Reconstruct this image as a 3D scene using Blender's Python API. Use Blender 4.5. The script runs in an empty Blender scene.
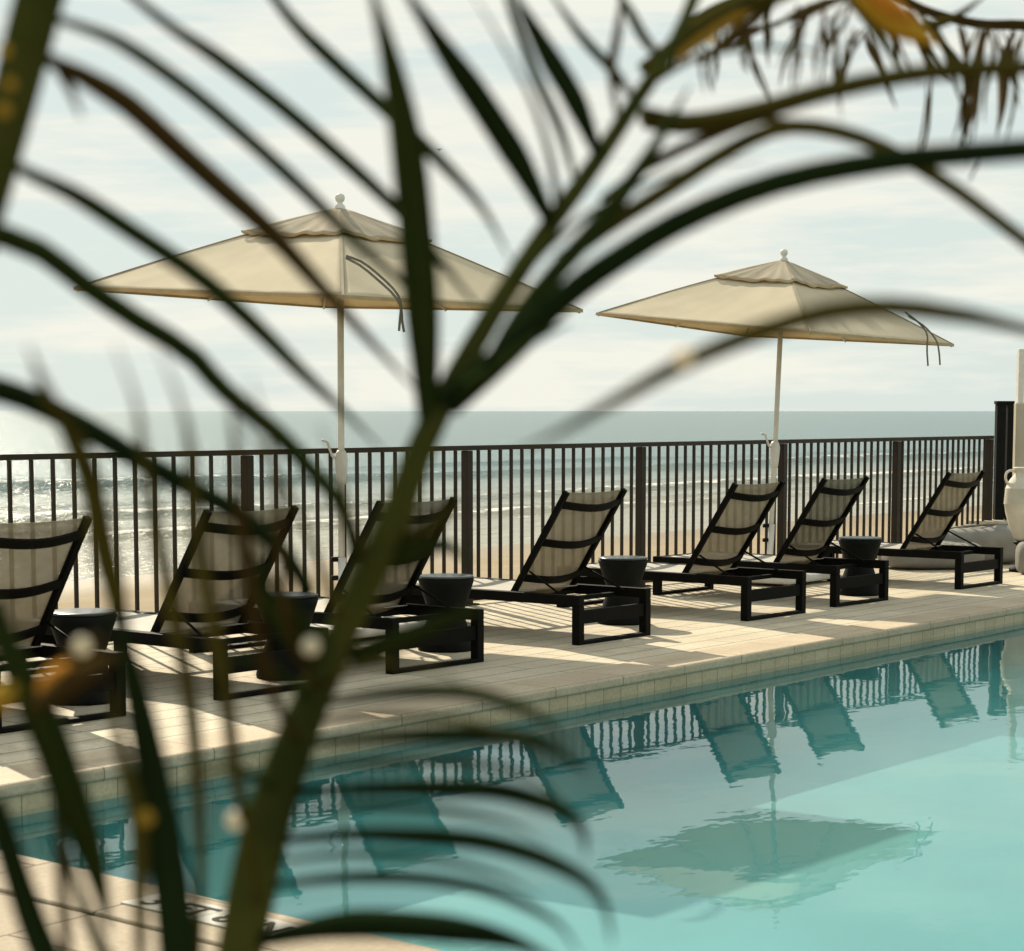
import bpy, bmesh, math, random
from mathutils import Vector, Matrix, noise
random.seed(7)
R = math.radians
sc = bpy.context.scene
C = sc.collection

# ------------------------------------------------------------------ camera
F_PX = 2100.0
CAM_H = 1.40
PITCH = math.atan(0.10)
CY = 411 + F_PX * 0.10
cd = bpy.data.cameras.new('camera')
cam = bpy.data.objects.new('camera', cd)
C.objects.link(cam)
cam.location = (0, 0, CAM_H)
cam.rotation_euler = (math.pi / 2 - PITCH, 0, 0)
cd.sensor_fit = 'HORIZONTAL'
cd.sensor_width = 36
cd.lens = F_PX / 1024 * 36
cd.shift_y = (CY - 475.5) / 1024
cd.clip_start = 0.05
cd.clip_end = 60000
cd.dof.use_dof = True
cd.dof.focus_distance = 15.0
cd.dof.aperture_fstop = 8.7
sc.camera = cam


def ray(px, py):
    dx, dy = px - 512, -(py - CY)
    return Vector((dx, F_PX * math.cos(PITCH) + dy * math.sin(PITCH), -F_PX * math.sin(PITCH) + dy * math.cos(PITCH)))


def gp(px, py, z=0.0):
    d = ray(px, py)
    t = (z - CAM_H) / d.z
    return Vector((d.x * t, d.y * t, z))


def at(px, py, Y):
    d = ray(px, py)
    t = Y / d.y
    return Vector((d.x * t, Y, CAM_H + d.z * t))


# ------------------------------------------------------------------ materials
def nt(name):
    m = bpy.data.materials.new(name)
    m.use_nodes = True
    n = m.node_tree
    n.nodes.clear()
    out = n.nodes.new('ShaderNodeOutputMaterial')
    return m, n, out


def N(t, typ, **kw):
    x = t.nodes.new(typ)
    for k, v in kw.items():
        setattr(x, k, v)
    return x


def coords(t, scale=(1, 1, 1), rot=(0, 0, 0), kind='Object'):
    tc = N(t, 'ShaderNodeTexCoord')
    mp = N(t, 'ShaderNodeMapping')
    mp.inputs['Scale'].default_value = scale
    mp.inputs['Rotation'].default_value = rot
    t.links.new(tc.outputs[kind], mp.inputs['Vector'])
    return mp.outputs['Vector']


def noise_tex(t, vec, scale, detail=4, rough=0.55):
    n = N(t, 'ShaderNodeTexNoise')
    n.inputs['Scale'].default_value = scale
    n.inputs['Detail'].default_value = detail
    n.inputs['Roughness'].default_value = rough
    t.links.new(vec, n.inputs['Vector'])
    return n


def ramp(t, fac, stops):
    r = N(t, 'ShaderNodeValToRGB')
    while len(r.color_ramp.elements) > 1:
        r.color_ramp.elements.remove(r.color_ramp.elements[-1])
    r.color_ramp.elements[0].position = stops[0][0]
    r.color_ramp.elements[0].color = (*stops[0][1], 1)
    for p, c in stops[1:]:
        e = r.color_ramp.elements.new(p)
        e.color = (*c, 1)
    t.links.new(fac, r.inputs['Fac'])
    return r.outputs['Color']


def bump(t, height, strength, dist=0.01):
    b = N(t, 'ShaderNodeBump')
    b.inputs['Strength'].default_value = strength
    b.inputs['Distance'].default_value = dist
    t.links.new(height, b.inputs['Height'])
    return b.outputs['Normal']


def simple(name, c1, c2, scale=8, rough=0.5, metallic=0.0, bump_s=0.15, bump_scale=60, transl=0.0, transp=0.0, tcol=None, spec=0.5, coat=0.0):
    m, t, out = nt(name)
    v = coords(t)
    n = noise_tex(t, v, scale)
    col = ramp(t, n.outputs['Fac'], [(0.3, c1), (0.7, c2)])
    p = N(t, 'ShaderNodeBsdfPrincipled')
    t.links.new(col, p.inputs['Base Color'])
    p.inputs['Roughness'].default_value = rough
    p.inputs['Metallic'].default_value = metallic
    p.inputs['Specular IOR Level'].default_value = spec
    p.inputs['Coat Weight'].default_value = coat
    n2 = noise_tex(t, v, bump_scale, 3)
    t.links.new(bump(t, n2.outputs['Fac'], bump_s, 0.004), p.inputs['Normal'])
    sh = p.outputs['BSDF']
    if transl > 0:
        tr = N(t, 'ShaderNodeBsdfTranslucent')
        if tcol:
            tr.inputs['Color'].default_value = (*tcol, 1)
        else:
            t.links.new(col, tr.inputs['Color'])
        mx = N(t, 'ShaderNodeMixShader')
        mx.inputs['Fac'].default_value = transl
        t.links.new(sh, mx.inputs[1])
        t.links.new(tr.outputs['BSDF'], mx.inputs[2])
        sh = mx.outputs['Shader']
    if transp > 0:
        tp = N(t, 'ShaderNodeBsdfTransparent')
        mx = N(t, 'ShaderNodeMixShader')
        mx.inputs['Fac'].default_value = transp
        t.links.new(sh, mx.inputs[1])
        t.links.new(tp.outputs['BSDF'], mx.inputs[2])
        sh = mx.outputs['Shader']
    t.links.new(sh, out.inputs['Surface'])
    return m


M = {}
M['frame'] = simple('dark_frame', (.0035, .0032, .0022), (.006, .0055, .004), 12, .6, .0, .1, 200, spec=.06)
M['fence'] = simple('bronze_fence', (.022, .016, .010), (.036, .027, .018), 6, .45, .0, .1, 120, spec=.2)
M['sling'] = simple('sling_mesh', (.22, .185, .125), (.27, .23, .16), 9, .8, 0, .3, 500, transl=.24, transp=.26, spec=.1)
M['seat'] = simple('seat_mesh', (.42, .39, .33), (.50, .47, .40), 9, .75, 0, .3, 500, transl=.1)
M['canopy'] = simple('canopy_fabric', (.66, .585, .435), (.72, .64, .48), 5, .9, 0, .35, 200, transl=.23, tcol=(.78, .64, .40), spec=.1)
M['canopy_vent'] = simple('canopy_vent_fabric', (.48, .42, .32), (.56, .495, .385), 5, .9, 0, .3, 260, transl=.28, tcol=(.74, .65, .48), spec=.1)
M['hem'] = simple('canopy_hem', (.40, .28, .14), (.5, .36, .2), 9, .9, 0, .2, 200)
M['pole'] = simple('pole_metal', (.62, .59, .52), (.72, .69, .61), 20, .4, .0, .05, 90)
M['white'] = simple('white_plastic', (.62, .60, .55), (.74, .72, .66), 10, .5, 0, .1, 60)
M['strap'] = simple('strap', (.13, .11, .08), (.20, .17, .12), 20, .8)
M['table'] = simple('table_resin', (.005, .006, .005), (.009, .010, .008), 10, .6, 0, .1, 80, spec=.08)
M['table_top'] = simple('table_top', (.025, .03, .027), (.04, .046, .04), 10, .25, 0, .05, 80)
M['stone'] = simple('stone_block', (.08, .07, .05), (.15, .13, .10), 10, .8, 0, .5, 30)
M['plaster'] = simple('plaster_wall', (.46, .40, .30), (.54, .47, .36), 4, .9, 0, .3, 60)
M['pot'] = simple('clay_pot', (.58, .53, .43), (.70, .65, .54), 7, .8, 0, .5, 40)
M['bag'] = simple('grey_bag', (.20, .19, .165), (.27, .255, .225), 7, .95, 0, .5, 90)
M['black'] = simple('black_rubber', (.006, .0055, .005), (.010, .0095, .0085), 20, .65, spec=.1)
M['marker'] = simple('marker_tile', (.56, .54, .48), (.66, .64, .57), 12, .9, 0, .1, 80, spec=.1)
M['ink'] = simple('marker_ink', (.05, .045, .04), (.08, .07, .06), 12, .9, 0, .1, 80, spec=.1)
M['pale'] = simple('glint_bead', (.75, .68, .55), (.85, .8, .66), 20, .4, 0, .2, 100, transl=.45, tcol=(.9, .85, .7))  # bright translucent cream that imitates sun glints on the palm leaflets


def leaf_mat(name, c1, c2, tcol, transl=.25, rough=.3):
    """matt blade that lets some light through, faint lengthwise mottling, a trace of gloss"""
    m, t, out = nt(name)
    v = coords(t)
    n = noise_tex(t, v, 9, 5, .6)
    n2 = noise_tex(t, v, 90, 3, .6)
    col = ramp(t, n.outputs['Fac'], [(.3, c1), (.7, c2)])
    nr = bump(t, n2.outputs['Fac'], .3, .002)
    d = N(t, 'ShaderNodeBsdfDiffuse')
    t.links.new(col, d.inputs['Color'])
    t.links.new(nr, d.inputs['Normal'])
    tr = N(t, 'ShaderNodeBsdfTranslucent')
    tr.inputs['Color'].default_value = (*tcol, 1)
    mx = N(t, 'ShaderNodeMixShader')
    mx.inputs['Fac'].default_value = transl
    t.links.new(d.outputs['BSDF'], mx.inputs[1])
    t.links.new(tr.outputs['BSDF'], mx.inputs[2])
    t.links.new(mx.outputs['Shader'], out.inputs['Surface'])
    return m


M['leaf'] = leaf_mat('leaf_green', (.016, .028, .009), (.030, .042, .012), (.09, .125, .016), .24)
M['leaf_dark'] = leaf_mat('leaf_dark', (.009, .018, .008), (.015, .026, .009), (.05, .085, .014), .18)
M['leaf_olive'] = leaf_mat('leaf_olive', (.038, .038, .011), (.062, .056, .016), (.22, .20, .03), .30)
M['leaf_brown'] = leaf_mat('leaf_brown', (.038, .027, .010), (.062, .042, .014), (.10, .066, .016), .2, .6)
M['leaf_dry'] = leaf_mat('leaf_dry', (.05, .036, .016), (.09, .065, .028), (.14, .09, .035), .2, .7)
M['leaf_orange'] = leaf_mat('leaf_orange', (.42, .19, .03), (.50, .27, .05), (.60, .30, .05), .3, .5)
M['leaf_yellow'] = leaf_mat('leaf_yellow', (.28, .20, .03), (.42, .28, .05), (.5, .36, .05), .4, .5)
M['rachis'] = leaf_mat('rachis', (.018, .028, .008), (.070, .074, .018), (.14, .13, .02), .12, .4)


def paver(name, bw, bh, rot, cols, mortar, msize=.008, offset=.5, rough=.7):
    m, t, out = nt(name)
    v = coords(t, rot=(0, 0, rot))
    b = N(t, 'ShaderNodeTexBrick')
    b.offset = offset
    b.inputs['Scale'].default_value = 1
    b.inputs['Brick Width'].default_value = bw
    b.inputs['Row Height'].default_value = bh
    b.inputs['Mortar Size'].default_value = msize
    b.inputs['Mortar Smooth'].default_value = .3
    b.inputs['Bias'].default_value = 0
    b.inputs['Color1'].default_value = (*cols[0], 1)
    b.inputs['Color2'].default_value = (*cols[1], 1)
    b.inputs['Mortar'].default_value = (*mortar, 1)
    t.links.new(v, b.inputs['Vector'])
    n = noise_tex(t, v, 2.3, 6, .65)
    n2 = noise_tex(t, v, 45, 4, .7)
    mx = N(t, 'ShaderNodeMixRGB', blend_type='MULTIPLY')
    mx.inputs['Fac'].default_value = .75
    t.links.new(b.outputs['Color'], mx.inputs['Color1'])
    t.links.new(ramp(t, n.outputs['Fac'], [(.3, (.72, .70, .66)), (.7, (1, 1, 1))]), mx.inputs['Color2'])
    mx2 = N(t, 'ShaderNodeMixRGB', blend_type='MULTIPLY')
    mx2.inputs['Fac'].default_value = .5
    t.links.new(mx.outputs['Color'], mx2.inputs['Color1'])
    t.links.new(ramp(t, n2.outputs['Fac'], [(.35, (.68, .65, .6)), (.6, (1, 1, 1))]), mx2.inputs['Color2'])
    p = N(t, 'ShaderNodeBsdfPrincipled')
    p.inputs['Roughness'].default_value = rough
    p.inputs['Specular IOR Level'].default_value = .12
    t.links.new(mx2.outputs['Color'], p.inputs['Base Color'])
    inv = N(t, 'ShaderNodeMath', operation='MULTIPLY_ADD')
    inv.inputs[1].default_value = -1
    inv.inputs[2].default_value = 1
    t.links.new(b.outputs['Fac'], inv.inputs[0])
    ad = N(t, 'ShaderNodeMath', operation='MULTIPLY_ADD')
    ad.inputs[1].default_value = .15
    t.links.new(n2.outputs['Fac'], ad.inputs[0])
    t.links.new(inv.outputs[0], ad.inputs[2])
    t.links.new(bump(t, ad.outputs[0], .6, .006), p.inputs['Normal'])
    t.links.new(p.outputs['BSDF'], out.inputs['Surface'])
    return m


TH = R(51.8)                   # direction of the pool's long side and of the fence
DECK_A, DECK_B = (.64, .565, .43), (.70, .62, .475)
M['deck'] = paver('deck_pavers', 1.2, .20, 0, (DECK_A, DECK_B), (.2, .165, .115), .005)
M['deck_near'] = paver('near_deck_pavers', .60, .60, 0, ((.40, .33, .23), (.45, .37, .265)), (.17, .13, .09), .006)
M['coping'] = paver('coping_stone', .60, 2.0, 0, ((.58, .475, .345), (.64, .53, .39)), (.30, .25, .175), .004, 0)
M['wall_tile'] = paver('waterline_tile', .16, .40, 0, ((.60, .475, .31), (.68, .545, .37)), (.38, .29, .19), .0035, 0, .35)
M['basin'] = simple('pool_plaster', (.04, .25, .272), (.06, .31, .332), 1.6, .8, 0, .3, 30)
M['basin_tile'] = paver('submerged_tile', .20, .20, 0, ((.07, .25, .25), (.09, .29, .285)), (.05, .18, .18), .004, 0, .5)


def water_mat():
    m, t, out = nt('pool_water')
    v = coords(t, scale=(1.0, 1.6, 1))
    n1 = noise_tex(t, v, 2.2, 3, .5)
    n2 = noise_tex(t, v, 9, 2, .5)
    ad = N(t, 'ShaderNodeMath', operation='MULTIPLY_ADD')
    ad.inputs[1].default_value = .10
    t.links.new(n2.outputs['Fac'], ad.inputs[0])
    t.links.new(n1.outputs['Fac'], ad.inputs[2])
    nrm = bump(t, ad.outputs[0], .03, .05)
    fr = N(t, 'ShaderNodeFresnel')
    ge = N(t, 'ShaderNodeNewGeometry')
    io = N(t, 'ShaderNodeMath', operation='MULTIPLY_ADD')       # same reflectance from both sides of the surface
    io.inputs[1].default_value = 1 / 1.33 - 1.33
    io.inputs[2].default_value = 1.33
    t.links.new(ge.outputs['Backfacing'], io.inputs[0])
    t.links.new(io.outputs[0], fr.inputs['IOR'])
    t.links.new(nrm, fr.inputs['Normal'])
    tp = N(t, 'ShaderNodeBsdfTransparent')
    tp.inputs['Color'].default_value = (.93, .99, .985, 1)
    gl = N(t, 'ShaderNodeBsdfGlossy')
    gl.inputs['Roughness'].default_value = 0.0
    t.links.new(nrm, gl.inputs['Normal'])
    mx = N(t, 'ShaderNodeMixShader')
    t.links.new(fr.outputs['Fac'], mx.inputs['Fac'])
    t.links.new(tp.outputs['BSDF'], mx.inputs[1])
    t.links.new(gl.outputs['BSDF'], mx.inputs[2])
    t.links.new(mx.outputs['Shader'], out.inputs['Surface'])
    vol = N(t, 'ShaderNodeVolumePrincipled')
    vol.inputs['Color'].default_value = (.22, .80, .80, 1)
    vol.inputs['Absorption Color'].default_value = (.3, .8, .78, 1)
    vol.inputs['Density'].default_value = .17
    vol.inputs['Anisotropy'].default_value = .35
    t.links.new(vol.outputs['Volume'], out.inputs['Volume'])
    return m


M['water'] = water_mat()


def sea_mat():
    m, t, out = nt('sea_water')
    v = coords(t, scale=(.5, 1.0, 1))
    n1 = noise_tex(t, v, .35, 5, .6)
    n2 = noise_tex(t, v, 3.5, 5, .65)
    ad = N(t, 'ShaderNodeMath', operation='MULTIPLY_ADD')
    ad.inputs[1].default_value = .40
    t.links.new(n2.outputs['Fac'], ad.inputs[0])
    t.links.new(n1.outputs['Fac'], ad.inputs[2])
    nrm = bump(t, ad.outputs[0], 1.0, .29)
    # foam: per-vertex amount broken up by noise
    at_ = N(t, 'ShaderNodeAttribute', attribute_name='foam')
    vf = coords(t, scale=(.7, 1.5, 1))
    nf = noise_tex(t, vf, 1.6, 8, .72)
    s = N(t, 'ShaderNodeMath', operation='ADD')
    t.links.new(at_.outputs['Fac'], s.inputs[0])
    t.links.new(nf.outputs['Fac'], s.inputs[1])
    f = ramp(t, s.outputs[0], [(.86, (0, 0, 0)), (.99, (1, 1, 1))])
    # turbid brown close to the shore
    at2 = N(t, 'ShaderNodeAttribute', attribute_name='silt')
    base = N(t, 'ShaderNodeMixRGB')
    base.inputs['Color1'].default_value = (.07, .14, .138, 1)
    base.inputs['Color2'].default_value = (.36, .31, .20, 1)
    t.links.new(at2.outputs['Fac'], base.inputs['Fac'])
    col = N(t, 'ShaderNodeMixRGB')
    t.links.new(f, col.inputs['Fac'])
    t.links.new(base.outputs['Color'], col.inputs['Color1'])
    col.inputs['Color2'].default_value = (.74, .71, .63, 1)
    rg = N(t, 'ShaderNodeMath', operation='MULTIPLY_ADD')
    rg.inputs[1].default_value = .5
    rg.inputs[2].default_value = .24
    t.links.new(f, rg.inputs[0])
    p = N(t, 'ShaderNodeBsdfPrincipled')
    p.inputs['IOR'].default_value = 1.33
    t.links.new(col.outputs['Color'], p.inputs['Base Color'])
    t.links.new(rg.outputs[0], p.inputs['Roughness'])
    t.links.new(nrm, p.inputs['Normal'])
    t.links.new(p.outputs['BSDF'], out.inputs['Surface'])
    return m


M['sea'] = sea_mat()


def sand_mat():
    m, t, out = nt('beach_sand')
    v = coords(t)
    n = noise_tex(t, v, .8, 8, .7)
    n2 = noise_tex(t, v, 14, 5, .7)
    col = ramp(t, n.outputs['Fac'], [(.3, (.29, .225, .14)), (.7, (.36, .285, .18))])
    wet = N(t, 'ShaderNodeAttribute', attribute_name='wet')
    mx = N(t, 'ShaderNodeMixRGB')
    t.links.new(wet.outputs['Fac'], mx.inputs['Fac'])
    t.links.new(col, mx.inputs['Color1'])
    mx.inputs['Color2'].default_value = (.24, .19, .125, 1)
    rg = N(t, 'ShaderNodeMath', operation='MULTIPLY_ADD')
    rg.inputs[1].default_value = -.35
    rg.inputs[2].default_value = .9
    t.links.new(wet.outputs['Fac'], rg.inputs[0])
    p = N(t, 'ShaderNodeBsdfPrincipled')
    t.links.new(mx.outputs['Color'], p.inputs['Base Color'])
    t.links.new(rg.outputs[0], p.inputs['Roughness'])
    p.inputs['Specular IOR Level'].default_value = .12
    t.links.new(bump(t, n2.outputs['Fac'], .5, .03), p.inputs['Normal'])
    t.links.new(p.outputs['BSDF'], out.inputs['Surface'])
    return m


M['sand'] = sand_mat()


# ------------------------------------------------------------------ mesh helpers
class MB:
    def __init__(s):
        s.bm = bmesh.new()

    def box(s, lo, hi, rot=None):
        r = bmesh.ops.create_cube(s.bm, size=1)['verts']
        c = Vector([(a + b) / 2 for a, b in zip(lo, hi)])
        d = [b - a for a, b in zip(lo, hi)]
        for v in r:
            v.co = Vector((v.co.x * d[0], v.co.y * d[1], v.co.z * d[2]))
            if rot:
                v.co = rot @ v.co
            v.co += c
        return s

    def bar(s, a, b, w, h, up=(0, 0, 1)):
        a, b = Vector(a), Vector(b)
        y = (b - a).normalized()
        x = y.cross(Vector(up)).normalized()
        z = x.cross(y)
        vs = [s.bm.verts.new(p + x * (w / 2 * i) + z * (h / 2 * j)) for p in (a, b) for i, j in ((-1, -1), (1, -1), (1, 1), (-1, 1))]
        for f in ((3, 2, 1, 0), (4, 5, 6, 7), (0, 1, 5, 4), (1, 2, 6, 5), (2, 3, 7, 6), (3, 0, 4, 7)):
            s.bm.faces.new([vs[i] for i in f])
        return s

    def tube(s, pts, rad, seg=10, cap=True):
        pts = [Vector(p) for p in pts]
        n = len(pts)
        rad = rad if isinstance(rad, (list, tuple)) else [rad] * n
        rings = []
        x = None
        for i, p in enumerate(pts):
            t = (pts[min(i + 1, n - 1)] - pts[max(i - 1, 0)]).normalized()
            if x is None:
                x = t.cross(Vector((0.13, 0.21, 1)) if abs(t.z) < .9 else Vector((1, .1, 0)))
            x = (x - t * x.dot(t)).normalized()          # carried along the path, so the tube never twists shut
            y = t.cross(x)
            rings.append([s.bm.verts.new(p + (x * math.cos(a) + y * math.sin(a)) * rad[i]) for a in [2 * math.pi * k / seg for k in range(seg)]])
        for a, b in zip(rings, rings[1:]):
            for k in range(seg):
                s.bm.faces.new((a[k], a[(k + 1) % seg], b[(k + 1) % seg], b[k]))
        if cap:
            s.bm.faces.new(rings[0][::-1])
            s.bm.faces.new(rings[-1])
        return s

    def lathe(s, prof, seg=40, off=(0, 0, 0), sx=1, sy=1):
        o = Vector(off)
        rings = []
        for r, z in prof:
            if r < 1e-5:
                rings.append([s.bm.verts.new(o + Vector((0, 0, z)))])
            else:
                rings.append([s.bm.verts.new(o + Vector((r * sx * math.cos(2 * math.pi * k / seg), r * sy * math.sin(2 * math.pi * k / seg), z))) for k in range(seg)])
        for a, b in zip(rings, rings[1:]):
            for k in range(seg):
                k2 = (k + 1) % seg
                if len(a) == 1 and len(b) == 1:
                    continue
                if len(a) == 1:
                    s.bm.faces.new((a[0], b[k2], b[k]))
                elif len(b) == 1:
                    s.bm.faces.new((a[k], a[k2], b[0]))
                else:
                    s.bm.faces.new((a[k], a[k2], b[k2], b[k]))
        return s

    def grid(s, fn, nu, nv):
        vs = [[s.bm.verts.new(fn(i / nu, j / nv)) for j in range(nv + 1)] for i in range(nu + 1)]
        for i in range(nu):
            for j in range(nv):
                s.bm.faces.new((vs[i][j], vs[i + 1][j], vs[i + 1][j + 1], vs[i][j + 1]))
        return vs

    def build(s, name, mat, parent=None, smooth=False, bevel=0.0, loc=None, solid=0.0):
        bmesh.ops.recalc_face_normals(s.bm, faces=s.bm.faces)
        me = bpy.data.meshes.new(name)
        s.bm.to_mesh(me)
        s.bm.free()
        me.materials.append(M[mat])
        if smooth:
            me.polygons.foreach_set('use_smooth', [True] * len(me.polygons))
        o = bpy.data.objects.new(name, me)
        C.objects.link(o)
        if parent:
            o.parent = parent
        if loc is not None:
            o.location = loc
        if solid:
            md = o.modifiers.new('solid', 'SOLIDIFY')
            md.thickness = solid
        if bevel:
            md = o.modifiers.new('bevel', 'BEVEL')
            md.width = bevel
            md.segments = 2
            md.limit_method = 'ANGLE'
        return o


def tag(o, label=None, cat=None, group=None, kind=None):
    if label:
        o['label'] = label
    if cat:
        o['category'] = cat
    if group:
        o['group'] = group
    if kind:
        o['kind'] = kind
    return o


def empty(name, loc=(0, 0, 0), rz=0):
    o = bpy.data.objects.new(name, None)
    C.objects.link(o)
    o.location = loc
    o.rotation_euler = (0, 0, rz)
    o.empty_display_size = .1
    return o


def copy_tree(o, parent=None):
    c = o.copy()
    C.objects.link(c)
    c.parent = parent
    for ch in list(o.children):
        copy_tree(ch, c)
    return c


def spline(pts, n):
    """Catmull-Rom through pts (tuples of any length), n samples."""
    out = []
    m = len(pts)
    for k in range(n):
        s = k / (n - 1) * (m - 1)
        i = min(int(s), m - 2)
        t = s - i
        p1, p2 = pts[i], pts[i + 1]
        p0 = pts[i - 1] if i > 0 else tuple(2 * a - b for a, b in zip(p1, p2))
        p3 = pts[i + 2] if i + 2 < m else tuple(2 * b - a for a, b in zip(p1, p2))
        out.append(tuple(.5 * (2 * b + (c - a) * t + (2 * a - 5 * b + 4 * c - d) * t * t + (3 * b - a - 3 * c + d) * t ** 3)
                         for a, b, c, d in zip(p0, p1, p2, p3)))
    return out


# ------------------------------------------------------------------ site layout
far_a, far_b = gp(0, 787), gp(1024, 606)
e1 = (far_b - far_a).normalized()
near_a, near_b = gp(6.4, 853.8), gp(322, 926)
e2 = (near_b - near_a).normalized()
# pool corner: far_a + s e1 = near_a + t e2
den = e1.x * e2.y - e1.y * e2.x
dv = near_a - far_a
s_ = (dv.x * e2.y - dv.y * e2.x) / den
PC = far_a + e1 * s_
nrm_f = Vector((-e1.y, e1.x, 0))        # away from the pool, towards the sea
nrm_n = Vector((e2.y, -e2.x, 0))        # away from the pool, to the left end
ang1 = math.atan2(e1.y, e1.x)
ang2 = math.atan2(e2.y, e2.x)
WATER_Z = -0.105
PL, PW = 26.0, 9.5

# fence line
FH = 1.153
fa, fb = gp(0, 454.3, FH), gp(990, 435.6, FH)
fd = (fb - fa).normalized()
fd.z = 0
f_ang = math.atan2(fd.y, fd.x)


def on_fence(px):
    # parameter along the fence where it crosses pixel column px
    lo, hi = -8.0, 40.0
    for _ in range(60):
        m = (lo + hi) / 2
        p = fa + fd * m
        if 512 + F_PX * p.x / (p.y * math.cos(PITCH) + (CAM_H - FH) * math.sin(PITCH)) < px:
            lo = m
        else:
            hi = m
    return lo


# ------------------------------------------------------------------ deck, pool
def poly(name, pts, mat, z=0.0, ang=0.0, origin=Vector((0, 0, 0)), thick=0.0, kind='structure', bevel=0.0):
    """flat polygon (world XY points) as an object whose local axes are turned by ang, so paving follows it"""
    o = bpy.data.objects.new(name, None)
    bm = bmesh.new()
    rot = Matrix.Rotation(-ang, 3, 'Z')
    vs = [bm.verts.new(rot @ (Vector((p[0], p[1], 0)) - Vector((origin.x, origin.y, 0)))) for p in pts]
    f = bm.faces.new(vs)
    f.normal_update()
    if f.normal.z < 0:
        f.normal_flip()
    if thick:
        r = bmesh.ops.extrude_face_region(bm, geom=[f])
        for v in r['geom']:
            if isinstance(v, bmesh.types.BMVert):
                v.co.z -= thick
    if thick:
        bmesh.ops.recalc_face_normals(bm, faces=bm.faces)
    me = bpy.data.meshes.new(name)
    bm.to_mesh(me)
    bm.free()
    me.materials.append(M[mat])
    o = bpy.data.objects.new(name, me)
    C.objects.link(o)
    o.location = (origin.x, origin.y, z)
    o.rotation_euler = (0, 0, ang)
    if kind:
        o['kind'] = kind
    if bevel:
        md = o.modifiers.new('bevel', 'BEVEL')
        md.width = bevel
        md.segments = 3
    return o


CW = .32                                   # coping width
f_off = (fa - PC).dot(nrm_f)
k = nrm_f.dot(fd)
# far deck: from behind the coping to just past the fence
E0 = PC - e1 * 6
fe0 = fa - fd * 9 + Vector((-fd.y, fd.x, 0)) * .10
fe1 = fa + fd * 36 + Vector((-fd.y, fd.x, 0)) * .10
q0 = PC + nrm_f * CW + nrm_n * CW
far_deck = poly('pool_deck', [PC + nrm_f * CW - e1 * 12, PC + nrm_f * CW + e1 * 34, fe1, fe0], 'deck', 0, ang1, PC, thick=1.3)
# left end and the land side behind the camera
nl0 = PC + nrm_n * CW + nrm_f * (CW - .002) - e1 * 0
A_ = PC + nrm_f * (CW - .003)
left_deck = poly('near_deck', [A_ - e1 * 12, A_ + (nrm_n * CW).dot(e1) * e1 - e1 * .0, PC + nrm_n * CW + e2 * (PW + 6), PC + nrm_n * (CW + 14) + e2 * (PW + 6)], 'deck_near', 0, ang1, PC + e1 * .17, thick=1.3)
# coping: far side and left side, slightly proud, rounded lip
cop = poly('pool_coping', [PC - nrm_f * .015 + e1 * -.0, PC + e1 * PL - nrm_f * .015, PC + e1 * PL + nrm_f * CW, PC + nrm_f * CW - e1 * CW], 'coping', .008, ang1, PC, thick=.055, bevel=.014)
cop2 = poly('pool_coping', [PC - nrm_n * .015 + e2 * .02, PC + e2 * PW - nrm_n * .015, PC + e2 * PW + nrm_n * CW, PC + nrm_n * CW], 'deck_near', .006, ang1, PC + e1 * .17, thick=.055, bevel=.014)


def wall_strip(name, a, b, z0, z1, mat, thick, out):
    """vertical pool wall from a to b, its face towards the pool"""
    o = bpy.data.objects.new(name, None)
    d = (b - a)
    L = d.length
    an = math.atan2(d.y, d.x)
    bm = bmesh.new()
    # local x along, local y up (so the brick texture tiles the face)
    me = bpy.data.meshes.new(name)
    vs = [bm.verts.new(p) for p in ((0, z0, 0), (L, z0, 0), (L, z1, 0), (0, z1, 0))]
    bm.faces.new(vs)
    bm.to_mesh(me)
    bm.free()
    me.materials.append(M[mat])
    o = bpy.data.objects.new(name, me)
    C.objects.link(o)
    o.location = (a.x, a.y, 0)
    o.rotation_euler = (math.pi / 2, 0, an)
    o['kind'] = 'structure'
    return o


DEPTH = .50
B = [PC, PC + e1 * PL, PC + e1 * PL + e2 * PW, PC + e2 * PW]
for i in range(4):
    wall_strip('pool_tile_band', B[i], B[(i + 1) % 4], WATER_Z - .02, -.04, 'wall_tile', 0, None)
    wall_strip('pool_wall', B[i], B[(i + 1) % 4], WATER_Z - .32, WATER_Z - .02, 'basin_tile', 0, None)
    wall_strip('pool_wall', B[i], B[(i + 1) % 4], WATER_Z - DEPTH, WATER_Z - .32, 'basin', 0, None)
poly('pool_floor', B, 'basin', WATER_Z - DEPTH, ang1, PC)
WB = [PC - e1 * .02 - e2 * .02, PC + e1 * (PL + .02) - e2 * .02, PC + e1 * (PL + .02) + e2 * (PW + .02), PC - e1 * .02 + e2 * (PW + .02)]
poly('pool_water', WB, 'water', WATER_Z, ang1, PC, thick=DEPTH + .02)

# ------------------------------------------------------------------ beach and sea
SEA_Z = -1.1
sh_a, sh_b = gp(120, 574.5, SEA_Z), gp(859, 514, SEA_Z)
sd = (sh_b - sh_a).normalized()
sw = Vector((-sd.y, sd.x, 0))
s_ang = math.atan2(sd.y, sd.x)


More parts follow.
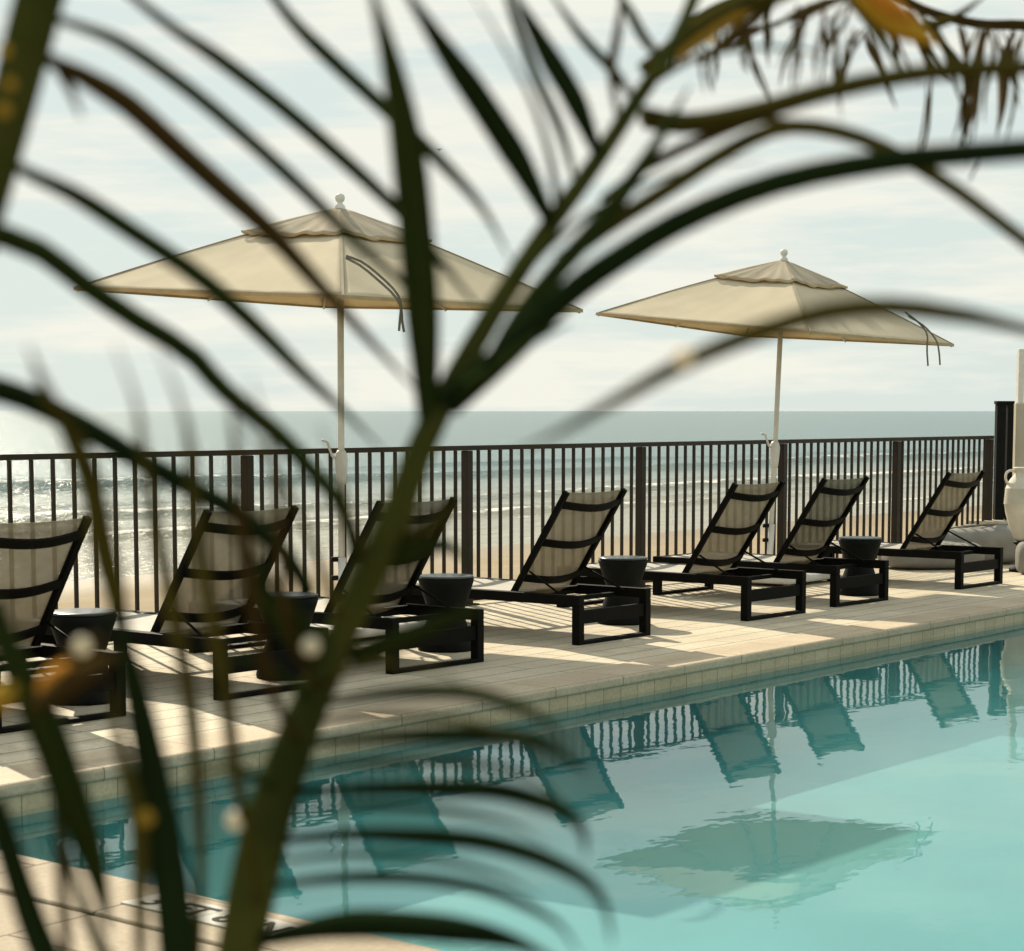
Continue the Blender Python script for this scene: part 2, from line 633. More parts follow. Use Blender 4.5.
def attr_mesh(name, rows, cols, fn, attrs, mat):
    """grid in shore coordinates: cols = along shore, rows = offshore; fn(s,w) -> z, attr values"""
    verts, faces, vals = [], [], [[] for _ in attrs]
    for w in rows:
        for s in cols:
            z, av = fn(s, w)
            verts.append((s, w, z))
            for l, a in zip(vals, av):
                l.append(a)
    nc = len(cols)
    for i in range(len(rows) - 1):
        for j in range(nc - 1):
            faces.append((i * nc + j, i * nc + j + 1, (i + 1) * nc + j + 1, (i + 1) * nc + j))
    me = bpy.data.meshes.new(name)
    me.from_pydata(verts, [], faces)
    for nme, l in zip(attrs, vals):
        a = me.attributes.new(nme, 'FLOAT', 'POINT')
        a.data.foreach_set('value', l)
    me.polygons.foreach_set('use_smooth', [True] * len(me.polygons))
    me.materials.append(M[mat])
    o = bpy.data.objects.new(name, me)
    C.objects.link(o)
    o.location = (sh_a.x, sh_a.y, SEA_Z)
    o.rotation_euler = (0, 0, s_ang)
    o['kind'] = 'structure'
    return o


def geo(a, b, n):
    return [a * (b / a) ** (i / n) for i in range(1, n + 1)]


BRK = [(2.4, .04, .6, .52), (6.0, .20, .9, .60), (9.2, .10, .9, .34), (12.6, .24, 1.1, .50), (18, .10, 1.3, .05), (25, .38, 1.6, .40), (36, .18, 1.8, .0), (52, .22, 2.4, .0)]


def sea_fn(s, w):
    z = 0.0
    foam = 0.0
    for k, (w0, h, wd, fm) in enumerate(BRK):
        c = w0 + 1.5 * noise.noise((s * .03, k * 7.3, 0)) + .45 * noise.noise((s * .13, k * 3.1, 5))
        amp = max(0, .75 + 1.1 * noise.noise((s * .04, k * 5.7, 9)))
        d = w - c
        z += h * amp * math.exp(-(d / (wd if d > 0 else wd * .45)) ** 2)
        # foam rides on the crest and trails in the wash before it
        foam += fm * min(1, amp * 1.1) * max(math.exp(-((d + wd * .1) / (wd * .28)) ** 2), .62 * math.exp(-((d + wd * 1.0) / (wd * .8)) ** 2))
    if w < 3:
        foam += .28 * max(0, 1 - abs(w - .6) / .8)
    z += .05 * noise.noise((s * .25, w * .5, 2)) * min(1, w / 4) + .07 * noise.noise((s * .06, w * .16, 4)) * min(1, w / 10)
    silt = max(0, min(1, 1 - (w - 1) / 30)) * .8
    return z, (foam, silt)


rows = [-.6 + .22 * i for i in range(180)] + geo(39.2, 30000, 60)
cm = [-55 + .5 * i for i in range(330)]
cols = [-55 - x for x in geo(1, 30000, 30)][::-1] + cm + [cm[-1] + x for x in geo(1, 30000, 30)]
sea = attr_mesh('sea', rows, cols, sea_fn, ('foam', 'silt'), 'sea')


def sand_fn(s, w):
    z = .03 if w < -1 else .03 - .045 * (w + 1)
    if w < -3:
        z += min(.16, (-3 - w) * .018) + .03 * noise.noise((s * .4, w * .5, 1))
    if w < -14.5:
        z = -1.6
    wet = max(0, min(1, (w + 3.2 + 1.2 * noise.noise((s * .2, 0, 3))) / 1.6))
    return z, (wet,)


rs = [-400, -200, -100, -60, -40] + [-30 + .5 * i for i in range(70)] + [8, 20, 60]
sand = attr_mesh('beach_sand', rs, cols, sand_fn, ('wet',), 'sand')

# ------------------------------------------------------------------ fence
t_posts = [on_fence(x) for x in (247, 467, 641, 783, 897, 990)]
t_posts = [t_posts[0] - 2.62] + t_posts
fence = tag(empty('metal_fence', (fa.x, fa.y, 0), f_ang), 'long dark bronze railing with slim upright bars between the deck and the beach', 'fence')
tl0 = t_posts[0]
MB().box((tl0 - 2.6, -.028, FH - .035), (t_posts[-1] + .04, .028, FH)).build('top_rail', 'fence', fence, bevel=.004)
MB().box((tl0 - 2.6, -.018, .028), (t_posts[-1] + .04, .018, .052)).build('bottom_rail', 'fence', fence)
pm = None
for t in t_posts:
    if pm is None:
        pm = MB().box((-.031, -.031, 0), (.031, .031, FH - .037)).box((-.07, -.06, 0), (.07, .06, .012)).build('post', 'fence', fence, bevel=.004)
        po = pm
    else:
        po = pm.copy()
        C.objects.link(po)
    po.location = (t, 0, 0)
bal = None
for ta, tb in zip(t_posts, t_posts[1:]):
    for i in range(1, 17):
        if bal is None:
            bal = MB().box((-.0098, -.0098, .053), (.0098, .0098, FH - .036)).build('baluster', 'fence', fence)
            b_ = bal
        else:
            b_ = bal.copy()
            C.objects.link(b_)
        b_.location = (ta + (tb - ta) * i / 17, 0, 0)
mb = MB()
for i in range(1, 17):
    x = tl0 - 2.6 * i / 17
    mb.box((x - .0115, -.0115, .053), (x + .0115, .0115, FH - .036))
ex = mb.build('balusters', 'fence', fence)
ex['kind'] = 'stuff'

# ------------------------------------------------------------------ sun loungers
LW, LL = .70, 1.56


def make_lounger():
    r = empty('sun_lounger')
    z1, z0 = .297, .236
    h = .0275
    for sx in (0, LW):
        MB().box((sx - h, -h, z0), (sx + h, LL + h, z1)).build('side_rail', 'frame', r, bevel=.004)
    for sx in (0, LW):
        for y in (0, LL):
            MB().box((sx - h, y - h, 0), (sx + h, y + h, z0 - .0005)).build('leg', 'frame', r, bevel=.004)
    for y, s in ((0, -1), (LL, 1)):
        MB().box((h + .001, y - h, 0), (LW - h - .001, y + h, .022)).build('runner', 'frame', r, bevel=.003)
        MB().box((h + .001, y - .016, .125), (LW - h - .001, y + .016, .205)).build('cross_plank', 'frame', r, bevel=.003)
    MB().box((h + .001, LL - .03, z0 + .004), (LW - h - .001, LL + .026, z1 - .002)).build('end_rail', 'frame', r, bevel=.004)
    for y in (.22, .54):
        MB().box((h + .001, y - .02, z0 + .002), (LW - h - .001, y + .02, z0 + .028)).build('cross_bar', 'frame', r)
    mb = MB()
    mb.grid(lambda a, b: Vector((h + .002 + (LW - 2 * h - .004) * a, .50 + (LL - .032 - .50) * b, z1 - .004 - .02 * math.sin(math.pi * a) * math.sin(math.pi * min(1, b * 1.1)))), 10, 10)
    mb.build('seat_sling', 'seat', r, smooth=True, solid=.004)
    A = R(57)
    d = Vector((0, -math.cos(A), math.sin(A)))       # up the back
    bk = Vector((0, -math.sin(A), -math.cos(A)))     # out of the rear face
    piv = Vector((0, .54, z1 - .02))
    BL = .76
    x0, x1 = .05, LW - .05
    bf = None
    for x in (x0, x1):
        a = piv + Vector((x, 0, 0))
        MB().bar(a, a + d * BL, .034, .034, up=bk).build('back_frame', 'frame', r, bevel=.004)
    for f in (.17, .52, .885):
        mb = MB()
        n = 12
        hw = .024
        rows_ = []
        for i in range(n + 1):
            q = i / n
            c = piv + Vector((x0 + .015 + (x1 - x0 - .03) * q, 0, 0)) + d * (BL * f) + bk * (.012 + .050 * math.sin(math.pi * q))
            rows_.append([mb.bm.verts.new(c + d * (hw * u) + bk * (.007 * w)) for u, w in ((-1, -1), (1, -1), (1, 1), (-1, 1))])
        for a, b in zip(rows_, rows_[1:]):
            for k_ in range(4):
                mb.bm.faces.new((a[k_], a[(k_ + 1) % 4], b[(k_ + 1) % 4], b[k_]))
        mb.bm.faces.new(rows_[0])
        mb.bm.faces.new(rows_[-1][::-1])
        mb.build('back_slat', 'frame', r)
    mb = MB()
    mb.grid(lambda a, b: piv + Vector((x0 + .016 + (x1 - x0 - .032) * a, 0, 0)) + d * (BL * (.0 + .985 * b)) + bk * (-.012 + (.045 - .03 * b ** 3) * math.sin(math.pi * a)), 12, 14)
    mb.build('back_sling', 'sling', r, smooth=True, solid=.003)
    for x, sx in ((x0 + .02, h + .01), (x1 - .02, LW - h - .01)):
        a = piv + Vector((x, 0, 0)) + d * (BL * .24) + bk * .02
        MB().tube([a, (sx, .13, z1 - .02)], .007, 8).build('support_strut', 'frame', r, smooth=True)
    return r


heads = [None, (221.0, 700.0), (392.5, 673.8), (578, 645), (745.9, 620.9), (834.6, 607), (958.9, 589.3)]
angs = [51.0, 51.0, 50.5, 51.5, 51.0, 50.5, 51.5]
lab = ['dark framed sun lounger at the far left end of the row, its back cut by the picture edge',
       'dark framed sun lounger with raised mesh back, second from the left end of the row',
       'dark framed sun lounger beside the left umbrella, mostly behind the palm stem in front',
       'dark framed sun lounger in full view left of the gap, third before the right umbrella pole',
       'dark framed sun lounger whose raised back stands just left of the right umbrella pole',
       'dark framed sun lounger just right of the right umbrella pole, beside a black stool',
       'dark framed sun lounger nearest the white clay urn, grey bean bags behind it']
lab[0] = 'dark framed sun lounger at the far left, its back cut by the picture edge'
lab[3] = 'dark framed sun lounger in full view in the middle, black stool behind it'
proto = make_lounger()
lr = gp(118, 716)
for i in range(7):
    o = proto if i == 0 else copy_tree(proto)
    p = gp(*heads[i]) if heads[i] else lr - Vector((math.cos(R(51)), math.sin(R(51)), 0)) * LW
    o.location = (p.x, p.y, 0)
    o.rotation_euler = (0, 0, R(angs[i]))
    tag(o, lab[i], 'sun lounger', 'sun loungers lined up along the pool deck')


# ------------------------------------------------------------------ stools
def make_table():
    r = empty('side_table')
    MB().lathe([(0, 0), (.165, 0), (.168, .015), (.160, .05), (.132, .13), (.108, .20), (.104, .225), (.112, .25), (.135, .32), (.158, .39), (.166, .418), (.160, .424), (0, .424)], 40).build('body', 'table', r, smooth=True)
    MB().lathe([(0, .4245), (.156, .4245), (.163, .430), (.163, .437), (.158, .440), (.03, .434), (0, .434)], 40).build('top', 'table_top', r, smooth=True)
    return r


tabs = [(82, 613, 'black hourglass stool between the two leftmost loungers, behind blurred palm leaves'),
        (287, 596, 'black hourglass stool on the right of the second lounger, half hidden by the palm stem'),
        (446, 577, 'black hourglass stool right of the lounger next to the left umbrella'),
        (623, 558.5, 'black hourglass stool right of the fully visible middle lounger'),
        (860, 538.5, 'black hourglass stool right of the lounger beside the right umbrella pole')]
tp = make_table()
for i, (px, py, l) in enumerate(tabs):
    o = tp if i == 0 else copy_tree(tp)
    p = gp(px, py, .43)
    o.location = (p.x, p.y, 0)
    o.rotation_euler = (0, 0, i * .7)
    tag(o, l, 'stool', 'black hourglass stools between the loungers')


# ------------------------------------------------------------------ umbrellas
def make_umbrella(base, apex, cz, half, label, strap_pts, yaw, turn, shift, slab):
    r = tag(empty('patio_umbrella', (base.x, base.y, 0)), label, 'umbrella', 'beige umbrellas over the loungers')
    ax = apex - base
    ax.z = apex.z
    up = Vector((0, 0, 1))
    hubz = ax.z
    a = Vector((0, 0, .05))
    MB().tube([a, ax * (1.0)], .021, 16).build('pole', 'pole', r, smooth=True)
    th = R(turn)
    corner = {}
    for nme, an in (('L', th + math.pi * .75), ('N', th - math.pi * .75), ('Rr', th - math.pi * .25), ('Fr', th + math.pi * .25)):
        corner[nme] = Vector((ax.x + shift + half * math.cos(an), ax.y + half * math.sin(an), cz[nme]))
    top = Vector((ax.x, ax.y, ax.z - .02))
    order = ['L', 'N', 'Rr', 'Fr']

    def surf(A_, B_, q, t, lift=0, sag=.022):
        # t: 0 at the apex, 1 at the hem; q along the hem
        e = A_.lerp(B_, q)
        p = top.lerp(e, t)
        p.z += .012 * math.sin(math.pi * t) * (abs(2 * q - 1) ** 1.5)    # ridges stay proud, panels sag
        p.z -= sag * math.sin(math.pi * q) * t * (1 - t) * 2
        p.z += lift
        return p
    mb = MB()
    for i in range(4):
        A_, B_ = corner[order[i]], corner[order[(i + 1) % 4]]
        mb.grid(lambda a_, b_, A_=A_, B_=B_: surf(A_, B_, a_, .13 + .87 * b_) + Vector((0, 0, b_ * (.007 * noise.noise((a_ * 6 + i * 9, b_ * 3, 2)) + .004 * noise.noise((a_ * 16 + i * 9, b_ * 4, 2))))), 30, 20)
    can = mb.build('canopy', 'canopy', r, smooth=False, solid=.003)
    for p_ in can.data.polygons:
        p_.use_smooth = True
    # sharp edges on the four ridges come from the geometry itself
    mb = MB()
    for i in range(4):
        A_, B_ = corner[order[i]], corner[order[(i + 1) % 4]]
        pts = [A_.lerp(B_, q / 16) + Vector((0, 0, -.004)) for q in range(17)]
        for p0, p1 in zip(pts, pts[1:]):
            mb.bar(p0, p1, .005, .022)
    mb.build('hem', 'hem', can)
    # vent cap
    ve = []
    mb = MB()
    for i in range(4):
        A_, B_ = corner[order[i]], corner[order[(i + 1) % 4]]

        def vf(a_, b_, A_=A_, B_=B_, i=i):
            p = surf(A_, B_, a_, .025 + (.345 + .02 * noise.noise((a_ * 4, i, yaw + 4))) * b_)
            p.z += .012 + .020 * b_
            # loose cloth: radial folds that grow towards the free edge
            p.z += b_ ** 1.2 * (.020 * noise.noise((a_ * 7 + i * 4.1, b_ * 1.2, yaw + 2)) + .008 * noise.noise((a_ * 13 + i * 3.3, b_, yaw + 5)))
            p.z = max(p.z, surf(A_, B_, a_, .025 + .345 * b_).z + .007)
            return p
        mb.grid(vf, 28, 10)
        ve.append([vf(q / 24, 1.0) for q in range(25)])
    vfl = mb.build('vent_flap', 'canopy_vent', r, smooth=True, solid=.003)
    mb = MB()
    for e_ in ve:
        for p0, p1 in zip(e_, e_[1:]):
            mb.bar(p0 + Vector((0, 0, -.004)), p1 + Vector((0, 0, -.004)), .006, .014)
    mb.build('hem', 'hem', vfl)
    for nm in order:
        pp = [surf(corner[nm], corner[nm], 0, .13 + .87 * q / 14, lift=.003) for q in range(15)]
        mb = MB()
        for p0, p1 in zip(pp, pp[1:]):
            mb.bar(p0, p1, .016, .004)
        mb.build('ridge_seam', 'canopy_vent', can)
    mb = MB()
    mb.lathe([(0, -.06), (.03, -.055), (.034, -.01), (.018, .008), (.016, .014), (.027, .026), (.032, .044), (.027, .062), (.013, .071), (0, .073)], 20, off=(ax.x, ax.y, ax.z))
    mb.build('finial', 'white', r, smooth=True)
    # hubs and ribs
    runner = ax * .84
    MB().lathe([(0, -.03), (.04, -.03), (.045, .02), (.03, .03), (0, .03)], 20, off=runner).build('runner_hub', 'white', r, smooth=True)
    for i in range(4):
        A_, B_ = corner[order[i]], corner[order[(i + 1) % 4]]
        for q in (0, .5):
            rib = [surf(A_, B_, q, t, lift=-.022) for t in (.06, .3, .55, .8, .99)]
            MB().tube(rib, .009, 8).build('rib', 'pole', r, smooth=True)
            MB().tube([runner + (rib[2] - runner).normalized() * .04, rib[2]], .007, 8).build('strut', 'pole', r, smooth=True)
    # crank housing with its handle
    cpt = ax * (1.03 / ax.z)
    hs = MB().lathe([(0, -.10), (.026, -.10), (.032, -.06), (.04, .02), (.043, .07), (.036, .10), (.024, .12), (0, .12)], 20, off=cpt).build('crank_housing', 'white', r, smooth=True)
    MB().tube([cpt + Vector((-.04, -.03, .07)), cpt + Vector((-.055, -.035, .085)), cpt + Vector((-.085, -.04, .17)), cpt + Vector((-.12, -.045, .185))], .009, 8).build('crank_handle', 'white', hs, smooth=True)
    kn = ax * (.33 / ax.z)
    for dz in (0, .12):
        k_ = kn + Vector((0, 0, dz))
        MB().tube([k_ + Vector((-.02, 0, 0)), k_ + Vector((-.065, -.02, 0))], .017, 10).build('clamp_knob', 'black', r, smooth=True)
    MB().tube([(0, 0, .06), ax * (.46 / ax.z)], .027, 16).build('base_sleeve', 'white', r, smooth=True)
    bs = MB().box((-.42, -.30, .025), (.42, .30, .085)).build('base_slab', 'white', r, bevel=.02)
    bs.rotation_euler = (0, 0, yaw)
    bs.location = (slab[0], slab[1], 0)
    for sx in (-.36, .36):
        for sy in (-.26, .26):
            MB().tube([(sx - .02, sy, .03), (sx + .02, sy, .03)], .028, 14).build('wheel', 'black', bs, smooth=True)
    for k_, pts in enumerate(strap_pts):
        pp = [Vector(p) - base for p in pts]
        pp = [Vector(p) for p in spline([tuple(p) for p in pp], 14)]
        mb = MB()
        for p0, p1 in zip(pp, pp[1:]):
            mb.bar(p0, p1, .014, .004, up=(.3, -1, .2))
        mb.build('tie_strap', 'strap', r)
    return r


Y1, Y2 = 13.5, 17.5


def hz(px, py, Y):
    return at(px, py, Y).z


b1 = at(342, 620, Y1)
a1 = at(340, 205, Y1)
hd1 = 251 / F_PX * Y1
cz1 = {'L': hz(80, 288, Y1 - .17), 'Rr': hz(580, 310, Y1 + .17), 'N': hz(345, 296, Y1 - 1.6), 'Fr': hz(338, 306, Y1 + 1.6)}
st1 = [[at(346, 256, Y1 - 1.32), at(362, 262, Y1 - 1.34), at(380, 276, Y1 - 1.36), at(396, 292, Y1 - 1.36), at(401, 305, Y1 - 1.36), at(400, 318, Y1 - 1.36), at(399, 331, Y1 - 1.36)],
       [at(346, 258, Y1 - 1.32), at(361, 266, Y1 - 1.36), at(378, 280, Y1 - 1.36), at(394, 295, Y1 - 1.38), at(401, 308, Y1 - 1.36), at(402, 320, Y1 - 1.36), at(404, 332, Y1 - 1.36)]]
make_umbrella(Vector((b1.x, Y1, 0)), Vector((a1.x, Y1, a1.z)), cz1, hd1, 'large square beige umbrella on the left with a loose strap, behind palm leaflets', st1, .9, 52, -.055, (.14, -.40))
b2 = at(769, 575, Y2)
a2 = at(784, 258, Y2)
hd2 = 179 / F_PX * Y2
cz2 = {'L': hz(598, 313, Y2 - .15), 'Rr': hz(955, 345, Y2 + .15), 'N': hz(792, 332, Y2 - 1.45), 'Fr': hz(770, 335, Y2 + 1.45)}
st2 = [[at(905, 312, Y2 - .3), at(918, 322, Y2 - .25), at(927, 334, Y2 - .25), at(927, 350, Y2 - .25), at(928, 366, Y2 - .25)],
       [at(908, 316, Y2 - .3), at(924, 326, Y2 - .25), at(936, 340, Y2 - .25), at(939, 352, Y2 - .25), at(940, 365, Y2 - .25)]]
make_umbrella(Vector((b2.x, Y2, 0)), Vector((a2.x, Y2, a2.z)), cz2, hd2, 'smaller square beige umbrella on the right with a leaning pole', st2, .95, 48, -.06, (.06, -.36))

# ------------------------------------------------------------------ right end: screen, wall, block, urn, bags
fe = fa + fd * t_posts[-1]
fe.z = 0
Yf = fe.y
# black louvred screen beside the last post
so = at(994.6, 480, Yf + .12)
scr = tag(empty('louvre_screen', (so.x, so.y, 0), R(6)), 'tall black slatted metal screen where the railing meets the pale wall', 'screen')
Hs = hz(1000, 401, Yf + .15)
wS = at(1013, 480, Yf + .12).x - so.x
MB().box((0, -.04, .30), (.092, .04, Hs - .03)).build('post', 'black', scr, bevel=.004)
MB().box((wS - .075, -.04, .30), (wS - .015, .04, Hs - .03)).build('post', 'black', scr, bevel=.004)
MB().box((-.01, -.045, Hs - .03), (wS - .01, .045, Hs)).build('top_rail', 'black', scr, bevel=.004)
MB().box((.093, -.02, .32), (wS - .076, .02, .44)).build('bottom_rail', 'black', scr)
blk = tag(empty('stone_plinth', (fe.x, fe.y, 0), f_ang), 'low rough dark stone plinth with a flat cap under the black screen', 'plinth')
MB().box((-.10, -.16, 0), (wS + .15, .16, .25)).build('block', 'stone', blk, bevel=.01)
MB().box((-.12, -.18, .252), (wS + .17, .18, .298)).build('cap', 'plaster', blk, bevel=.01)
# plastered wall running off to the right
wp = at(1011, 480, Yf + .45)
wl = tag(empty('plaster_wall', (wp.x, wp.y, 0), R(4)), 'pale plastered wall at the right edge with a slim post on top', 'wall')
Hw = hz(1015, 403, Yf + .45)
MB().box((0, -.12, 0), (3.2, .12, Hw)).build('wall_body', 'plaster', wl, bevel=.008)
pxw = at(1017, 400, Yf + .45).x - wp.x
MB().box((pxw, -.04, Hw + .001), (pxw + .06, .04, hz(1018, 349, Yf + .45))).build('slim_post', 'pole', wl, bevel=.004)
MB().box((pxw + .061, -.03, hz(1018, 349, Yf + .45) - .05), (2.6, .03, hz(1018, 349, Yf + .45) - .004)).build('slim_rail', 'pole', wl, bevel=.004)

# urn
Yu = 18.35
ux = at(1027, 500, Yu).x
zt, zb = hz(1020, 467, Yu), hz(1020, 541, Yu)
uh = zt - zb
pl = tag(empty('urn_stand', (ux, Yu, 0)), 'low dark round stand carrying the white clay urn', 'stand')
MB().lathe([(0, 0), (.14, 0), (.14, .03), (.07, .06), (.06, zb - .05), (.11, zb - .02), (.11, zb - .002), (0, zb - .002)], 24).build('stand_body', 'black', pl, smooth=True)
urn = tag(empty('clay_urn', (ux, Yu, zb)), 'tall off-white ribbed clay urn with loop handles by the right edge', 'urn')
prof = [(0, 0), (.085, 0), (.11, .03), (.15, .12), (.185, .24), (.197, .32)]
for k_ in range(9):
    z = .33 + k_ * .016
    prof += [(.200 - .0012 * k_ + .004, z), (.196 - .0012 * k_, z + .008)]
prof += [(.175, .50), (.145, .545), (.118, .575), (.108, .60), (.112, .62), (.125, .633), (.125, .642), (.105, .645), (.098, .62), (.10, .58), (0, .55)]
sc_ = uh / .645
prof = [(r_ * sc_ * .98, z_ * sc_) for r_, z_ in prof]
MB().lathe(prof, 48).build('jar', 'pot', urn, smooth=True)
for s in (-1, 1):
    hp = [(s * .105 * sc_, 0, .605 * sc_), (s * .15 * sc_, 0, .615 * sc_), (s * .185 * sc_, 0, .59 * sc_), (s * .19 * sc_, 0, .54 * sc_), (s * .165 * sc_, 0, .49 * sc_)]
    MB().tube(spline(hp, 14), .011, 8).build('handle', 'pot', urn, smooth=True)


def bag(name, loc, rz, sx, sy, sz, label, strap=True, tilt=0.0):
    r = tag(empty(name, loc, rz), label, 'bean bag', None)
    mb = MB()

    def f(a, b):
        u_ = a * 2 * math.pi
        v_ = -math.pi / 2 + b * math.pi
        def se(x, e): return math.copysign(abs(x) ** e, x)
        x = sx * se(math.cos(v_), .55) * se(math.cos(u_), .6)
        y = sy * se(math.cos(v_), .55) * se(math.sin(u_), .6)
        z = sz * (se(math.sin(v_), .6) + 1)
        z *= 1 + tilt * x / sx
        p = Vector((x, y, z))
        n_ = noise.noise((x * 5 + loc[0], y * 5, z * 6)) * .022 + noise.noise((x * 14, y * 14 + loc[1], z * 14)) * .008
        w = min(1, z / .06)
        return Vector((p.x * (1 + n_ * 1.2), p.y * (1 + n_ * 1.2), p.z + n_ * w))
    mb.grid(f, 48, 24)
    bmesh.ops.remove_doubles(mb.bm, verts=mb.bm.verts, dist=.0005)
    b = mb.build('cushion', 'bag', r, smooth=True)
    if strap:
        pts = [(-sx * .75, -sy * .2, sz * 2 * (1 - tilt * .75) - .015), (-sx * .3, -sy * .35, sz * 2 + .0), (sx * .2, -sy * .35, sz * 2 + .02), (sx * .7, -sy * .1, sz * 2 * (1 + tilt * .7) - .01)]
        MB().tube(spline(pts, 16), .011, 8).build('strap_handle', 'strap', r, smooth=True)
    return r


g1 = gp(925, 571)
bag('bean_bag', (g1.x + .12, g1.y + .35, 0), R(8), .46, .30, .11, 'low grey bean bag seen under the frame of the rightmost lounger', False, .1)
g2 = gp(985, 568)
bag('bean_bag', (g2.x + .02, g2.y + .62, 0), R(10), .52, .34, .17, 'larger grey bean bag with a dark strap, left of the clay urn', True, .08)
g3 = gp(1030, 574)
bag('bean_bag', (g3.x, g3.y - .02, 0), 0, .125, .125, .135, 'small upright grey bag at the right edge in front of the urn', False, 0)

# ------------------------------------------------------------------ depth marker in the near deck
mk0 = gp(184, 904)
mdir = Vector((math.cos(ang2), math.sin(ang2), 0))
ms = .152
# four tiles, the second one starts near mk0
p0 = gp(293, 927) + (-mdir) * (4 * ms + .0) + mdir * ms * .35
mk = tag(empty('depth_marker', (p0.x, p0.y, .007), ang2), 'white depth marker tiles reading 3 FT 8 IN set beside the pool edge', 'depth marker')
for i, txt in enumerate(('3', 'FT', '8', 'IN')):
    ti = MB().box((i * ms + .002, -ms + .002, 0), ((i + 1) * ms - .002, -.002, .004)).build('tile', 'marker', mk)
    cu = bpy.data.curves.new('lettering', 'FONT')
    cu.body = txt
    cu.size = .135
    cu.align_x = 'CENTER'
    cu.extrude = .0006
    cu.offset = .002
    tmp = bpy.data.objects.new('tmp', cu)
    C.objects.link(tmp)
    bpy.context.view_layer.update()
    me = bpy.data.meshes.new_from_object(tmp.evaluated_get(bpy.context.evaluated_depsgraph_get()))
    bpy.data.objects.remove(tmp)
    me.materials.clear()
    me.materials.append(M['ink'])
    lo = bpy.data.objects.new('lettering', me)
    C.objects.link(lo)
    lo.parent = ti
    lo.location = ((i + .5) * ms, -ms + .028, .0052)

# ------------------------------------------------------------------ a gull far out
gb = at(439, 150, 70)
bird = tag(empty('bird', gb), 'tiny dark bird flying high above the left umbrella', 'bird')
MB().lathe([(0, -.12), (.03, -.08), (.045, 0), (.03, .08), (0, .14)], 10).build('body', 'black', bird, smooth=True)
for s in (-1, 1):
    mb = MB()
    mb.grid(lambda a, b, s=s: Vector((s * (.03 + .28 * a), .02 * a, .02 + .10 * math.sin(a * 2.6) - .05 * a - (b - .5) * .09 * (1 - .75 * a))), 6, 2)
    mb.build('wing', 'black', bird, solid=.008)


# ------------------------------------------------------------------ palms close to the camera
def blade(name, pts, wpx, mat, parent, prof='mid', n=22, fold=.25, roll=0.0):
    """one leaflet: pts (px, py, distance); a thin V-folded blade with real thickness"""
    sp = spline(pts, n)
    W = [at(x, y, d) for x, y, d in sp]
    mb = MB()
    rings = []
    for i, p in enumerate(W):
        t = (W[min(i + 1, n - 1)] - W[max(i - 1, 0)]).normalized()
        view = (p - Vector((0, 0, CAM_H))).normalized()
        side = t.cross(view)
        if side.length < 1e-4:
            side = Vector((1, 0, 0))
        side.normalize()
        nor = side.cross(t)
        q = i / (n - 1)
        side2 = side * math.cos(roll + .5 * q) + nor * math.sin(roll + .5 * q)
        nor2 = side2.cross(t)
        if prof == 'mid':
            w = (.45 + .55 * min(1, q / .3)) * (1 - max(0, (q - .55) / .45) ** 1.6 * .93)
        elif prof == 'even':
            w = 1.0 - .25 * q
        elif prof == 'in':      # thin at the start, wide at the end
            w = .12 + .88 * min(1, q * 1.25) ** .9
        else:                   # 'out' : wide at the start, thin at the end
            w = (1 - q) ** .7 * .92 + .08
        hw = 1.2 * wpx * w * sp[i][2] / F_PX / 2
        th = .0004 + hw * .05
        rings.append([mb.bm.verts.new(p + side2 * a * hw + nor2 * b) for a, b in
                      ((-1, fold * hw), (-.35, th + .1 * fold * hw), (0, th - .25 * fold * hw), (.35, th + .1 * fold * hw), (1, fold * hw), (0, -th - .4 * fold * hw))])
    for a, b in zip(rings, rings[1:]):
        for k_ in range(6):
            mb.bm.faces.new((a[k_], a[(k_ + 1) % 6], b[(k_ + 1) % 6], b[k_]))
    mb.bm.faces.new(rings[0])
    mb.bm.faces.new(rings[-1][::-1])
    return mb.build(name, mat, parent, smooth=True)


def stem(name, pts, parent, mat='rachis', extra=None, n=40):
    """pts (px, py, distance, width px); extra: world points (x,y,z,radius) continuing from the first one downwards"""
    sp = spline(pts, n)
    W = [at(x, y, d) for x, y, d, w in sp]
    rad = [.78 * w * d / F_PX / 2 for x, y, d, w in sp]
    if extra:
        W = [Vector(e[:3]) for e in extra] + W
        rad = [e[3] for e in extra] + rad
    mb = MB()
    mb.tube(W, rad, 12)
    return mb.build(name, mat, parent, smooth=True)


# --- palm A: the main frond that crosses the picture
D = 1.0
pA = tag(empty('palm_plant', (-.16, .95, 0)), 'green palm frond close to the camera, its stem rising from bottom centre to the top', 'palm')


def rel(o, root):
    o.location = o.location - root.location


A_children = []


def add(o):
    A_children.append(o)
    return o


